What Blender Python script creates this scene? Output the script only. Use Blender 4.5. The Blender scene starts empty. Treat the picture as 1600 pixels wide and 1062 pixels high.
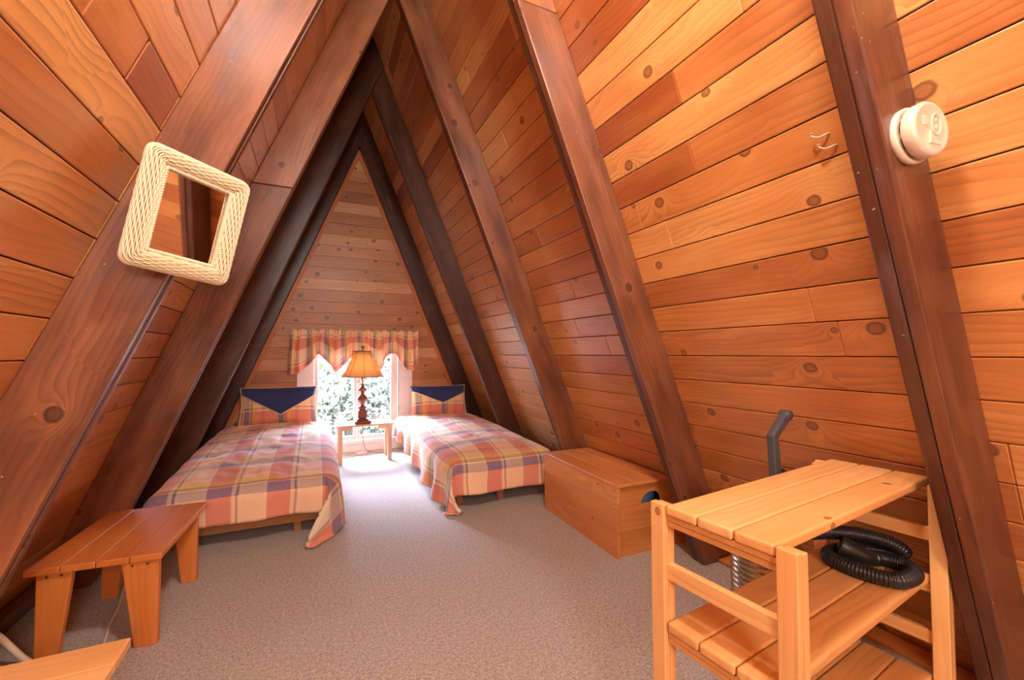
import bpy, math, random
from mathutils import Vector, Matrix, noise
R = random.Random(7)
SC = bpy.context.scene
COL = SC.collection
V = Vector
PI = math.pi

# ------------------------------------------------------------------ layout
RX, RZ, T = 0.4628, 4.131, 0.4055        # ridge x, ridge height, slope dx/dz of both roof planes
DZ = 0.525                               # vertical offset from roof boards to rafter underside
NRM = math.hypot(1, T)
CAMZ = 1.155
YFAR, YNEAR = 5.33, -2.4
def xr(z, off=0.0): return RX + T*(RZ-off-z)
def xl(z, off=0.0): return RX - T*(RZ-off-z)

# ------------------------------------------------------------------ node helpers
class NT:
    def __init__(s, name):
        s.m = bpy.data.materials.new(name); s.m.use_nodes = True
        s.t = s.m.node_tree; s.t.nodes.clear()
        s.out = s.t.nodes.new('ShaderNodeOutputMaterial')
    def n(s, typ, **kw):
        nd = s.t.nodes.new(typ)
        for k, v in kw.items(): setattr(nd, k, v)
        return nd
    def link(s, a, b): s.t.links.new(a, b)
    def put(s, sock, v):
        if isinstance(v, bpy.types.NodeSocket): s.link(v, sock)
        elif isinstance(v, (tuple, list)) and sock.type == 'RGBA' and len(v) == 3: sock.default_value = (*v, 1)
        else: sock.default_value = v
    def math(s, op, a, b=0.0, c=None, clamp=False):
        nd = s.n('ShaderNodeMath', operation=op, use_clamp=clamp)
        s.put(nd.inputs[0], a); s.put(nd.inputs[1], b)
        if c is not None: s.put(nd.inputs[2], c)
        return nd.outputs[0]
    def sep(s, v):
        nd = s.n('ShaderNodeSeparateXYZ'); s.put(nd.inputs[0], v); return nd.outputs
    def comb(s, x, y, z=0.0):
        nd = s.n('ShaderNodeCombineXYZ'); s.put(nd.inputs[0], x); s.put(nd.inputs[1], y); s.put(nd.inputs[2], z); return nd.outputs[0]
    def noise(s, vec, scale=1.0, detail=2.0, rough=0.5, dim='3D'):
        nd = s.n('ShaderNodeTexNoise', noise_dimensions=dim)
        s.put(nd.inputs['Vector'], vec); s.put(nd.inputs['Scale'], scale)
        s.put(nd.inputs['Detail'], detail); s.put(nd.inputs['Roughness'], rough)
        return nd.outputs['Fac']
    def mix(s, f, a, b, blend='MIX'):
        nd = s.n('ShaderNodeMix', data_type='RGBA', blend_type=blend)
        s.put(nd.inputs[0], f); s.put(nd.inputs[6], a); s.put(nd.inputs[7], b)
        return nd.outputs[2]
    def ramp(s, f, stops, interp='LINEAR'):
        nd = s.n('ShaderNodeValToRGB'); cr = nd.color_ramp; cr.interpolation = interp
        while len(cr.elements) > 1: cr.elements.remove(cr.elements[-1])
        cr.elements[0].position = stops[0][0]; cr.elements[0].color = (*stops[0][1], 1)
        for p, c in stops[1:]:
            e = cr.elements.new(p); e.color = (*c, 1)
        s.put(nd.inputs[0], f); return nd.outputs[0]
    def mapr(s, v, a, b, c, d, smooth=False):
        nd = s.n('ShaderNodeMapRange', interpolation_type='SMOOTHSTEP' if smooth else 'LINEAR')
        s.put(nd.inputs[0], v)
        for i, q in enumerate((a, b, c, d)): s.put(nd.inputs[i+1], q)
        return nd.outputs[0]
    def bsdf(s, color, rough=0.5, bump=None, bstr=0.2, bdist=0.01, **kw):
        nd = s.n('ShaderNodeBsdfPrincipled')
        s.put(nd.inputs['Base Color'], color); s.put(nd.inputs['Roughness'], rough)
        for k, v in kw.items(): s.put(nd.inputs[k.replace('_', ' ')], v)
        if bump is not None:
            bp = s.n('ShaderNodeBump'); bp.inputs['Strength'].default_value = bstr; bp.inputs['Distance'].default_value = bdist
            s.put(bp.inputs['Height'], bump); s.link(bp.outputs[0], nd.inputs['Normal'])
        return nd.outputs[0]
    def done(s, shader): s.link(shader, s.out.inputs[0]); return s.m

def lin(r, g, b):
    f = lambda c: (c/255/12.92) if c/255 <= .04045 else ((c/255+.055)/1.055)**2.4
    return (f(r), f(g), f(b))

def wood(name, dark, mid, light, knotc, grain=0.5, knots=0.3, rough=0.42, coat=0.25, rings=38, wear=0.0, wearc=(.3,.28,.28), spec=0.5, ks=1.0):
    w = NT(name)
    uv = w.n('ShaderNodeUVMap'); uv.uv_map = 'UVMap'
    u, v, _ = w.sep(uv.outputs[0])
    at = w.n('ShaderNodeAttribute', attribute_name='tone')
    tone = w.sep(at.outputs['Vector'])[0]
    # knots
    S = 5.2
    vo = w.n('ShaderNodeTexVoronoi', voronoi_dimensions='2D', feature='F1')
    w.put(vo.inputs['Vector'], w.comb(w.math('MULTIPLY', u, 0.85), v)); vo.inputs['Scale'].default_value = S
    rc = w.sep(vo.outputs['Color'])
    on = w.math('LESS_THAN', rc[0], knots)
    rad = w.math('MULTIPLY_ADD', rc[1], 0.065*ks, 0.04*ks)
    wob = w.noise(w.comb(w.math('MULTIPLY', u, 45), w.math('MULTIPLY', v, 45)), 1, 2)
    dn = w.math('DIVIDE', w.math('MULTIPLY_ADD', w.math('SUBTRACT', wob, 0.5), 0.03, vo.outputs['Distance']), rad)
    kin = w.math('MULTIPLY', w.mapr(dn, 0.75, 1.1, 1, 0, True), on)
    edge = w.math('MULTIPLY', w.mapr(w.math('ABSOLUTE', w.math('SUBTRACT', dn, 1.0)), 0.0, 0.38, 1, 0, True), on)
    halo = w.math('MULTIPLY', w.math('DIVIDE', 1.0, w.math('MULTIPLY_ADD', w.math('MULTIPLY', dn, dn), 0.22, 1.0)), on)
    # grain
    n1 = w.noise(w.comb(w.math('MULTIPLY', u, 1.3), w.math('MULTIPLY', v, 7.0)), 1, 2)
    ph = w.math('MULTIPLY_ADD', v, float(rings), w.math('MULTIPLY', n1, 5.0))
    ph = w.math('MULTIPLY_ADD', halo, 4.2, ph)
    fr = w.math('FRACT', ph)
    ring = w.math('MULTIPLY', w.math('POWER', fr, 2.2), w.mapr(fr, 0.86, 1.0, 1, 0, True))
    n0 = w.noise(w.comb(w.math('MULTIPLY', u, 0.9), w.math('MULTIPLY', v, 3.1)), 1, 1)
    ring = w.math('MULTIPLY', ring, w.mapr(n0, 0.35, 0.65, 0.15, 1.0))
    fib = w.noise(w.comb(w.math('MULTIPLY', u, 5.0), w.math('MULTIPLY', v, 260.0)), 1, 3, .6)
    blot = w.noise(w.comb(w.math('MULTIPLY', u, 2.3), w.math('MULTIPLY', v, 9.0)), 1, 3)
    tt = w.math('ADD', tone, w.math('MULTIPLY', w.math('SUBTRACT', blot, 0.5), 0.75))
    tt = w.math('MULTIPLY_ADD', halo, 0.1, tt)
    base = w.ramp(tt, [(0.0, dark), (0.5, mid), (1.0, light)])
    g = w.math('MULTIPLY_ADD', ring, -grain*0.75, 1.0)
    g = w.math('MULTIPLY', g, w.math('MULTIPLY_ADD', fib, -grain*0.55, 1.0+grain*0.27))
    hs = w.n('ShaderNodeHueSaturation'); w.put(hs.inputs['Value'], g); w.put(hs.inputs['Color'], base)
    c = hs.outputs[0]
    c = w.mix(w.math('MULTIPLY', kin, 0.7), c, knotc)
    c = w.mix(w.math('MULTIPLY', edge, 0.75), c, tuple(q*0.35 for q in knotc))
    if wear > 0:
        wn = w.noise(w.comb(w.math('MULTIPLY', u, 3.0), w.math('MULTIPLY', v, 16.0)), 1, 4, .65)
        c = w.mix(w.math('MULTIPLY', w.mapr(wn, .52, .72, 0, 1, True), wear), c, wearc)
        sp = w.noise(w.comb(w.math('MULTIPLY', u, 60), w.math('MULTIPLY', v, 60)), 1, 1)
        c = w.mix(w.math('MULTIPLY', w.mapr(sp, .76, .79, 0, 1), .7), c, (.55, .42, .3))
    rr = w.math('MULTIPLY_ADD', blot, 0.18, rough-0.09)
    hgt = w.math('ADD', w.math('MULTIPLY', ring, -0.5), w.math('MULTIPLY', fib, 0.6))
    hgt = w.math('MULTIPLY_ADD', kin, 0.6, hgt)
    return w.done(w.bsdf(c, rr, hgt, 0.12, 0.004, Coat_Weight=coat, Coat_Roughness=0.30, Specular_IOR_Level=spec))

M = {}
M['wall'] = wood('varnished_cedar', lin(158,84,42), lin(206,134,72), lin(236,178,108), lin(132,72,40), .62, .34, .38, .9, wear=0)
M['gable'] = wood('gable_cedar', lin(150,90,56), lin(196,132,84), lin(222,166,116), lin(100,56,34), .62, .66, .45, .25)
M['beam'] = wood('dark_stained_beam', lin(48,24,16), lin(98,55,36), lin(176,112,74), lin(60,34,26), .55, .24, .38, .35, 46, .5, lin(112,86,86))
M['pine'] = wood('pale_pine', lin(206,138,76), lin(232,174,108), lin(246,200,138), lin(160,86,44), .34, .16, .42, .2, 30, ks=.55)
M['chestwood'] = wood('honey_pine', lin(196,116,56), lin(222,146,80), lin(236,172,106), lin(120,62,30), .3, .5, .42, .25, 26, ks=.42)
M['stool'] = wood('orange_fir', lin(188,102,44), lin(214,126,58), lin(228,150,80), lin(140,72,36), .3, .12, .40, .25, 40)
M['tablewood'] = wood('light_birch', lin(190,142,110), lin(214,168,134), lin(230,190,156), lin(150,100,70), .25, .05, .45, .1)
M['bedwood'] = wood('bed_frame_wood', lin(150,96,56), lin(180,124,78), lin(200,146,98), lin(110,62,36), .3, .1, .5, .05)
M['lampwood'] = wood('turned_walnut', lin(84,36,24), lin(128,62,42), lin(160,90,62), lin(70,32,22), .3, .05, .3, .4)
M['trimwood'] = wood('trim_strip_wood', lin(170,84,40), lin(198,110,58), lin(214,134,78), lin(120,60,34), .3, .05, .45, .1)

def plain(name, col, rough=.5, bump=None, **kw):
    w = NT(name)
    oc = w.n('ShaderNodeTexCoord').outputs['Object']
    nz = w.noise(oc, 35, 3)
    c = w.mix(w.math('MULTIPLY', nz, .25), col, tuple(q*.72 for q in col))
    return w.done(w.bsdf(c, rough, nz if bump else None, bump or 0, .002, **kw))
M['dark'] = plain('dark_sheathing', (.05,.024,.012), .9)  # dark brown sheathing that shows between the boards
M['white'] = plain('white_paint', lin(240,228,226), .45)
M['plastic'] = plain('ivory_plastic', lin(226,208,186), .38)
M['vent'] = plain('dark_vent', (.02,.018,.015), .7)
M['black'] = plain('black_plastic', (.018,.018,.02), .32)
M['grey'] = plain('grey_plastic', lin(74,76,84), .38)
M['chrome'] = plain('brushed_metal', (.55,.48,.36), .22, Metallic=1.0)
M['brass'] = plain('aged_brass', (.42,.27,.1), .3, Metallic=1.0)
M['cord'] = plain('cord_plastic', lin(226,208,180), .45)
M['browncord'] = plain('brown_cord', lin(150,100,60), .5)
M['steel'] = plain('screw_steel', (.25,.2,.16), .35, Metallic=1.0)
M['blue'] = plain('blue_plastic', lin(96,160,235), .35)
M['cream'] = plain('cream_lining', lin(232,214,186), .9)
M['mattress'] = plain('mattress_ticking', lin(222,210,196), .9)
M['wicker'] = plain('painted_wicker', lin(238,222,188), .55, .3)
M['wickerback'] = plain('wicker_core', lin(190,168,128), .8)
M['leafless'] = plain('bark', lin(92,74,58), .9)
def glass():
    w = NT('window_glass')
    fr = w.n('ShaderNodeFresnel'); fr.inputs[0].default_value = 1.45
    tr = w.n('ShaderNodeBsdfTransparent'); tr.inputs[0].default_value = (.97, .98, .98, 1)
    gl = w.n('ShaderNodeBsdfGlossy'); gl.inputs['Roughness'].default_value = .02
    mx = w.n('ShaderNodeMixShader'); w.link(fr.outputs[0], mx.inputs[0]); w.link(tr.outputs[0], mx.inputs[1]); w.link(gl.outputs[0], mx.inputs[2])
    return w.done(mx.outputs[0])
M['glass'] = glass()
def mirror():
    w = NT('mirror_silver')
    oc = w.n('ShaderNodeTexCoord').outputs['Object']
    nz = w.noise(oc, 6, 2)
    return w.done(w.bsdf(w.mix(nz, (.78,.76,.72), (.84,.82,.78)), .03, Metallic=1.0))
M['mirror'] = mirror()
def carpet():
    w = NT('grey_beige_carpet')
    oc = w.n('ShaderNodeTexCoord').outputs['Object']
    n1 = w.noise(oc, 190, 3, .7); n2 = w.noise(oc, 75, 2, .6); n3 = w.noise(oc, 2.2, 3)
    sx = w.sep(oc)
    st = w.noise(w.comb(w.math('MULTIPLY', w.math('ADD', sx[0], sx[1]), 120), w.math('MULTIPLY', w.math('SUBTRACT', sx[0], sx[1]), 260)), 1, 2)
    f = w.math('ADD', w.math('MULTIPLY', n1, .45), w.math('MULTIPLY', n2, .25)); f = w.math('MULTIPLY_ADD', st, .3, f)
    c = w.ramp(f, [(.36, lin(96,92,88)), (.5, lin(184,174,164)), (.64, lin(240,232,220))])
    c = w.mix(w.math('MULTIPLY', n3, .25), c, lin(160,150,142))
    return w.done(w.bsdf(c, .95, f, .7, .012, Specular_IOR_Level=.15, Sheen_Weight=.15))
M['carpet'] = carpet()

def plaid(name, transl=0.0, su=1.0, sv=1.0, ou=0.0, ov=0.0, swap=False):
    w = NT(name)
    uv = w.n('ShaderNodeUVMap'); uv.uv_map = 'UVMap'
    u, v, _ = w.sep(uv.outputs[0])
    if swap: u, v = v, u
    u0 = w.math('MULTIPLY_ADD', u, su, ou); v0 = w.math('MULTIPLY_ADD', v, sv, ov)
    red, peach, slate, yel, olive, wht, maroon, tan = lin(220,90,78), lin(250,206,166), lin(84,100,142), lin(246,206,104), lin(142,140,92), lin(246,226,200), lin(130,44,50), lin(240,160,110)
    wu = w.ramp(w.math('FRACT', w.math('DIVIDE', u0, 0.31)),
        [(0, red), (.41, peach), (.48, maroon), (.52, peach), (.55, wht), (.58, peach), (.97, wht)], 'CONSTANT')
    wv = w.ramp(w.math('FRACT', w.math('DIVIDE', v0, 0.41)),
        [(0, peach), (.39, slate), (.55, wht), (.57, olive), (.64, yel), (.77, peach), (.88, tan)], 'CONSTANT')
    isr = w.math('LESS_THAN', w.math('FRACT', w.math('DIVIDE', u0, 0.31)), .41)
    fv = w.math('FRACT', w.math('DIVIDE', v0, 0.41))
    iss = w.math('MULTIPLY', w.math('GREATER_THAN', fv, .39), w.math('LESS_THAN', fv, .55))
    fac = w.math('MULTIPLY_ADD', isr, w.math('MULTIPLY_ADD', iss, .52, -.22), .5)
    isy = w.math('MULTIPLY', w.math('GREATER_THAN', fv, .57), w.math('LESS_THAN', fv, .77))
    fac = w.math('MULTIPLY_ADD', isy, .2, fac)
    c = w.mix(fac, wu, wv)
    thr = w.noise(w.comb(w.math('MULTIPLY', u, 500), w.math('MULTIPLY', v, 40)), 1, 2)
    thr2 = w.noise(w.comb(w.math('MULTIPLY', u, 40), w.math('MULTIPLY', v, 500)), 1, 2)
    c = w.mix(w.math('MULTIPLY', w.math('MULTIPLY', thr, thr2), .5), c, wht)
    bs = w.bsdf(c, .85, w.math('ADD', thr, thr2), .12, .003, Specular_IOR_Level=.2, Sheen_Weight=.25)
    if transl > 0:
        tr = w.n('ShaderNodeBsdfTranslucent'); w.put(tr.inputs[0], c)
        mx = w.n('ShaderNodeMixShader'); mx.inputs[0].default_value = transl
        w.link(bs, mx.inputs[1]); w.link(tr.outputs[0], mx.inputs[2]); bs = mx.outputs[0]
    return w.done(bs)
M['plaid'] = plaid('madras_plaid')
M['plaid_pillow'] = plaid('madras_plaid_sham', 0, 1.0, 1.35, .0, .10, True)
M['plaid_val'] = plaid('madras_plaid_valance', .02, 1.0, 1.4, .16, .2, True)
def cloth(name, col):
    w = NT(name)
    oc = w.n('ShaderNodeTexCoord').outputs['Object']
    nz = w.noise(oc, 240, 2); n2 = w.noise(oc, 14, 3)
    c = w.mix(w.math('MULTIPLY', n2, .35), col, tuple(q*.7 for q in col))
    return w.done(w.bsdf(c, .75, nz, .15, .002, Specular_IOR_Level=.25, Sheen_Weight=.3))
M['navy'] = cloth('navy_cotton', lin(52,62,112))
M['piping'] = cloth('cream_piping', lin(240,222,178))
def shade():
    w = NT('lamp_shade_silk')
    oc = w.n('ShaderNodeTexCoord').outputs['Object']
    nz = w.noise(oc, 60, 2)
    c = w.mix(nz, lin(244,212,164), lin(236,198,146))
    d = w.bsdf(c, .8)
    tr = w.n('ShaderNodeBsdfTranslucent'); w.put(tr.inputs[0], c)
    mx = w.n('ShaderNodeMixShader'); mx.inputs[0].default_value = .5
    w.link(d, mx.inputs[1]); w.link(tr.outputs[0], mx.inputs[2])
    return w.done(mx.outputs[0])
M['shade'] = shade()
def bulb():
    w = NT('lit_bulb')
    em = w.n('ShaderNodeEmission'); em.inputs[0].default_value = (1, .72, .42, 1); em.inputs[1].default_value = 25
    return w.done(em.outputs[0])
M['bulb'] = bulb()
def leaf(name, a, b):
    w = NT(name)
    at = w.n('ShaderNodeAttribute', attribute_name='tone')
    t_ = w.sep(at.outputs['Vector'])[0]
    c = w.mix(t_, a, b)
    d = w.bsdf(c, .6); tr = w.n('ShaderNodeBsdfTranslucent'); w.put(tr.inputs[0], c)
    mx = w.n('ShaderNodeMixShader'); mx.inputs[0].default_value = .12
    w.link(d, mx.inputs[1]); w.link(tr.outputs[0], mx.inputs[2])
    return w.done(mx.outputs[0])
M['leaf_green'] = leaf('green_leaves', (.018,.036,.004), (.048,.062,.008))
M['leaf_pale'] = leaf('pale_leaves', (.024,.032,.010), (.056,.058,.026))
M['leaf_brown'] = leaf('russet_leaves', (.030,.024,.010), (.056,.046,.024))
M['bounce_ground'] = plain('pale_ground', (.13,.125,.11), .95)

# ------------------------------------------------------------------ mesh helpers
class MB:
    """collects faces with uv + tone and links them as ONE mesh object"""
    def __init__(s): s.v = []; s.f = []; s.uv = []; s.tone = []; s.mi = []
    def face(s, idx, uvs, tone=.5, mi=0): s.f.append(tuple(idx)); s.uv.append(list(uvs)); s.tone.append(tone); s.mi.append(mi)
    def add(s, pts): b = len(s.v); s.v += [V(p) for p in pts]; return b
    def solid(s, pts, faces, grain, tone=.5, mi=0):
        """pts + faces of a solid; uv in metres with u along grain"""
        b = s.add(pts); P = s.v[b:]; g = V(grain).normalized(); o = (R.random()*40, R.random()*40)
        cen = sum(P, V())/len(P)
        for f in faces:
            q = [P[i] for i in f]
            n = V((0, 0, 0))
            for i in range(len(q)): n += q[i].cross(q[(i+1) % len(q)])
            if n.length < 1e-12: continue
            n.normalize()
            if n.dot(sum(q, V())/len(q)-cen) < 0: f = f[::-1]; q = q[::-1]; n = -n
            if abs(n.dot(g)) > .85:
                a = g.orthogonal(); a = (a - n*a.dot(n)).normalized(); c = n.cross(a)
                uvs = [(o[0]+.15*(p-P[0]).dot(a), o[1]+(p-P[0]).dot(c)) for p in q]
            else:
                gg = (g-n*g.dot(n)).normalized(); c = n.cross(gg)
                uvs = [(o[0]+(p-P[0]).dot(gg), o[1]+(p-P[0]).dot(c)) for p in q]
            s.face([b+i for i in f], uvs, tone, mi)
    HF = [(0,1,2,3),(4,5,6,7),(0,1,5,4),(1,2,6,5),(2,3,7,6),(3,0,4,7)]
    def hexa(s, p, grain, tone=.5, mi=0): s.solid(p, s.HF, grain, tone, mi)
    def box(s, x0, x1, y0, y1, z0, z1, grain='x', tone=.5, mi=0, xf=None):
        p = [(x0,y0,z0),(x1,y0,z0),(x1,y1,z0),(x0,y1,z0),(x0,y0,z1),(x1,y0,z1),(x1,y1,z1),(x0,y1,z1)]
        g = {'x':V((1,0,0)),'y':V((0,1,0)),'z':V((0,0,1))}[grain]
        if xf: p = [xf @ V(q) for q in p]; g = xf.to_3x3() @ g
        s.hexa(p, g, tone, mi)
    def prism(s, poly, d0, d1, grain, tone=.5, mi=0):
        """poly: list of 3D points (planar); extruded from +d0 to +d1 vectors"""
        n = len(poly); pts = [V(p)+V(d0) for p in poly]+[V(p)+V(d1) for p in poly]
        fs = [tuple(range(n)), tuple(range(n, 2*n))]+[(i, (i+1) % n, n+(i+1) % n, n+i) for i in range(n)]
        s.solid(pts, fs, grain, tone, mi)
    def tube(s, path, rad, seg=8, closed=False, tone=.5, cap=True, mi=0, up=None):
        path = [V(p) for p in path]; n = len(path)
        if not callable(rad): r0 = rad; rad = lambda i: r0
        tang = []
        for i in range(n):
            a = path[(i-1) % n] if (closed or i > 0) else path[i]; c = path[(i+1) % n] if (closed or i < n-1) else path[i]
            d = c-a; tang.append(d.normalized() if d.length > 1e-9 else V((0,0,1)))
        nr = V(up) if up else tang[0].orthogonal()
        nr = (nr-tang[0]*nr.dot(tang[0])).normalized()
        b = len(s.v); L = 0
        for i in range(n):
            nr = (nr-tang[i]*nr.dot(tang[i])).normalized(); bn = tang[i].cross(nr)
            for k in range(seg):
                a = 2*PI*k/seg; s.v.append(path[i]+(nr*math.cos(a)+bn*math.sin(a))*rad(i))
        m = n if closed else n-1
        for i in range(m):
            j = (i+1) % n
            dl = (path[j]-path[i]).length
            for k in range(seg):
                k2 = (k+1) % seg
                s.face((b+i*seg+k, b+i*seg+k2, b+j*seg+k2, b+j*seg+k), [(L,k*.01),(L,k*.01+.01),(L+dl,k*.01+.01),(L+dl,k*.01)], tone, mi)
            L += dl
        if cap and not closed:
            s.face([b+k for k in range(seg)][::-1], [(0,0)]*seg, tone, mi); s.face([b+(n-1)*seg+k for k in range(seg)], [(0,0)]*seg, tone, mi)
    def lathe(s, prof, xf=None, seg=32, tone=.5, mi=0, radial=None):
        """prof: list (r, z)"""
        xf = xf or Matrix(); b = len(s.v)
        for (r, z) in prof:
            for k in range(seg):
                a = 2*PI*k/seg; rr = r*(radial(a, z) if radial else 1)
                s.v.append(xf @ V((rr*math.cos(a), rr*math.sin(a), z)))
        for i in range(len(prof)-1):
            for k in range(seg):
                k2 = (k+1) % seg
                s.face((b+i*seg+k, b+i*seg+k2, b+(i+1)*seg+k2, b+(i+1)*seg+k), [(prof[i][1], k/seg*.3), (prof[i][1], (k+1)/seg*.3), (prof[i+1][1], (k+1)/seg*.3), (prof[i+1][1], k/seg*.3)], tone, mi)
        if prof[0][0] > 1e-6: s.face([b+k for k in range(seg)][::-1], [(0,0)]*seg, tone, mi)
        if prof[-1][0] > 1e-6: e = b+(len(prof)-1)*seg; s.face([e+k for k in range(seg)], [(0,0)]*seg, tone, mi)
    def grid(s, fn, nu, nv, uvf, tone=.5, mi=0):
        b = len(s.v)
        for i in range(nu+1):
            for j in range(nv+1): s.v.append(V(fn(i/nu, j/nv)))
        for i in range(nu):
            for j in range(nv):
                q = [(i,j),(i+1,j),(i+1,j+1),(i,j+1)]
                s.face([b+a*(nv+1)+c for a, c in q], [uvf(a/nu, c/nv) for a, c in q], tone, mi)
    def build(s, name, mats, parent=None, smooth=False, bevel=0, seg=2, loc=None, rot=None, solid=0, sub=0):
        me = bpy.data.meshes.new(name)
        me.from_pydata(s.v, [], s.f)
        me.color_attributes.new('tone', 'FLOAT_COLOR', 'CORNER'); me.uv_layers.new(name='UVMap')
        ul = me.uv_layers['UVMap']; ca = me.color_attributes['tone']
        k = 0; uvd = []; cd = []
        for uvs, t_ in zip(s.uv, s.tone):
            for q in uvs: uvd += [q[0], q[1]]; cd += [t_, t_, t_, 1]
        ul.data.foreach_set('uv', uvd); ca.data.foreach_set('color', cd)
        if not isinstance(mats, (list, tuple)): mats = [mats]
        for m in mats: me.materials.append(m)
        me.polygons.foreach_set('material_index', s.mi)
        if smooth: me.polygons.foreach_set('use_smooth', [True]*len(me.polygons))
        me.update()
        o = bpy.data.objects.new(name, me); COL.objects.link(o)
        if parent: o.parent = parent
        if loc is not None: o.location = loc
        if rot is not None: o.rotation_euler = rot
        if solid: md = o.modifiers.new('thickness', 'SOLIDIFY'); md.thickness = solid; md.offset = -1; md.material_offset = 1 if len(mats) > 1 else 0; md.use_rim = True; md.material_offset_rim = 0
        if bevel:
            md = o.modifiers.new('bevel', 'BEVEL'); md.width = bevel; md.segments = seg; md.limit_method = 'ANGLE'; md.angle_limit = math.radians(40)
        if sub: md = o.modifiers.new('sub', 'SUBSURF'); md.levels = sub; md.render_levels = sub
        return o

def tag(o, label=None, cat=None, group=None, kind=None):
    if label: o['label'] = label
    if cat: o['category'] = cat
    if group: o['group'] = group
    if kind: o['kind'] = kind
    return o
def thing(name, label, cat, loc=(0,0,0), rz=0, group=None):
    o = bpy.data.objects.new(name, None); COL.objects.link(o); o.location = loc; o.rotation_euler = (0,0,rz); o.empty_display_size = .1
    return tag(o, label, cat, group)
def structure(o, label): return tag(o, label, None, None, 'structure')
def spline(pts, n=12):
    pts = [V(p) for p in pts]; out = []
    for i in range(len(pts)-1):
        p0 = pts[max(i-1, 0)]; p1 = pts[i]; p2 = pts[i+1]; p3 = pts[min(i+2, len(pts)-1)]
        for k in range(n):
            t = k/n
            out.append(.5*((2*p1)+(p2-p0)*t+(2*p0-5*p1+4*p2-p3)*t*t+(3*p1-p0-3*p2+p3)*t**3))
    out.append(pts[-1]); return out
def arc_smooth(o):
    pass

# ------------------------------------------------------------------ room shell
def plank_rows(z0, z1, start=1.0155, step=.1222):
    k = math.floor((z0-start)/step); out = []
    while start+k*step < z1: out.append((max(z0, start+k*step), min(z1, start+(k+1)*step), k)); k += 1
    return out
# roof-wall boards run along y (the ridge); z of grooves is shared by both slopes
def slope_wall(side, name, label, override):
    rr = random.Random(11 if side > 0 else 23)
    mb = MB()
    n_in = V((-1, 0, -T)).normalized() if side > 0 else V((1, 0, -T)).normalized()
    for z0, z1, k in plank_rows(-.05, RZ-.01):
        g = .0016
        za, zb = z0+g, z1-g
        if zb-za < .01: continue
        y = YNEAR-rr.random()*1.6
        while y < YFAR:
            ln = rr.uniform(1.1, 3.6)
            ya, yb = max(y, YNEAR), min(y+ln, YFAR)
            y += ln
            for (kk, oy0, oy1, tn) in override:
                pass
            cuts = [(ya, yb, None)]
            for (kk, oy0, oy1, tn) in override:
                if kk == k:
                    nc = []
                    for a, b, t_ in cuts:
                        if t_ is not None or b <= oy0 or a >= oy1: nc.append((a, b, t_)); continue
                        if a < oy0: nc.append((a, oy0, None))
                        nc.append((max(a, oy0), min(b, oy1), tn))
                        if b > oy1: nc.append((oy1, b, None))
                    cuts = nc
            base = min(1, max(0, rr.gauss(.52, .2)))
            for a, b, t_ in cuts:
                if b-a < .02: continue
                t_ = base if t_ is None else t_
                a2, b2 = a+.0004, b-.0004
                X = (lambda z: xr(z)) if side > 0 else (lambda z: xl(z))
                P = [V((X(za), a2, za)), V((X(za), b2, za)), V((X(zb), b2, zb)), V((X(zb), a2, zb))]
                Q = [p-n_in*.016 for p in P]
                mb.hexa(P+Q, (0, 1, 0), t_)
    # sheathing behind the boards
    X = xr if side > 0 else xl
    P = [V((X(-.1), YNEAR-.1, -.1)), V((X(-.1), YFAR+.1, -.1)), V((X(RZ+.15), YFAR+.1, RZ+.15)), V((X(RZ+.15), YNEAR-.1, RZ+.15))]
    mb.hexa([p-n_in*.012 for p in P]+[p-n_in*.05 for p in P], (0, 1, 0), .5, 1)
    o = mb.build(name, [M['wall'], M['dark']], bevel=.0035, seg=2)
    return structure(o, label)
OV_R = [(9, 1.18, 1.75, .0), (10, .4, 1.75, .62), (8, .1, 1.75, .72), (7, 1.2, 1.75, .12), (7, -.3, 1.2, .3), (6, .0, 1.7, .5), (5, .2, 1.7, .72), (4, .3, 1.7, .66), (3, .2, 1.7, .26),
        (2, 0, 1.7, .56), (1, 0, 1.7, .4), (12, 1.1, 1.7, .02), (13, 1.1, 1.7, .0), (11, .4, 1.7, .7), (0, 0, 1.7, .34), (-1, 0, 1.7, .42), (-2, .5, 1.7, .36), (-3, .5, 1.7, .3), (-4, .5, 1.7, .26)]
OV_R += [(k, 2.91, 4.07, .85 if k < 4 else .6) for k in range(-6, 12)]  # window daylight on this bay painted into its board tones, most low down
OV_L = [(5, .5, 1.68, .3), (4, .5, 1.68, .62), (6, .5, 1.68, .85), (7, 1.02, 1.4, .3), (8, .6, 1.68, .6), (7, 1.41, 1.68, .1), (3, .4, 1.68, .42), (2, .4, 1.68, .5), (1, .4, 1.68, .55), (9, .3, 1.7, .4), (10, .3, 1.7, .4)]
wall_right = slope_wall(1, 'wall_right', 'right sloping wall of orange varnished boards rising to the ridge', OV_R)
wall_left = slope_wall(-1, 'wall_left', 'left sloping wall of orange varnished boards rising to the ridge', OV_L)

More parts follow.
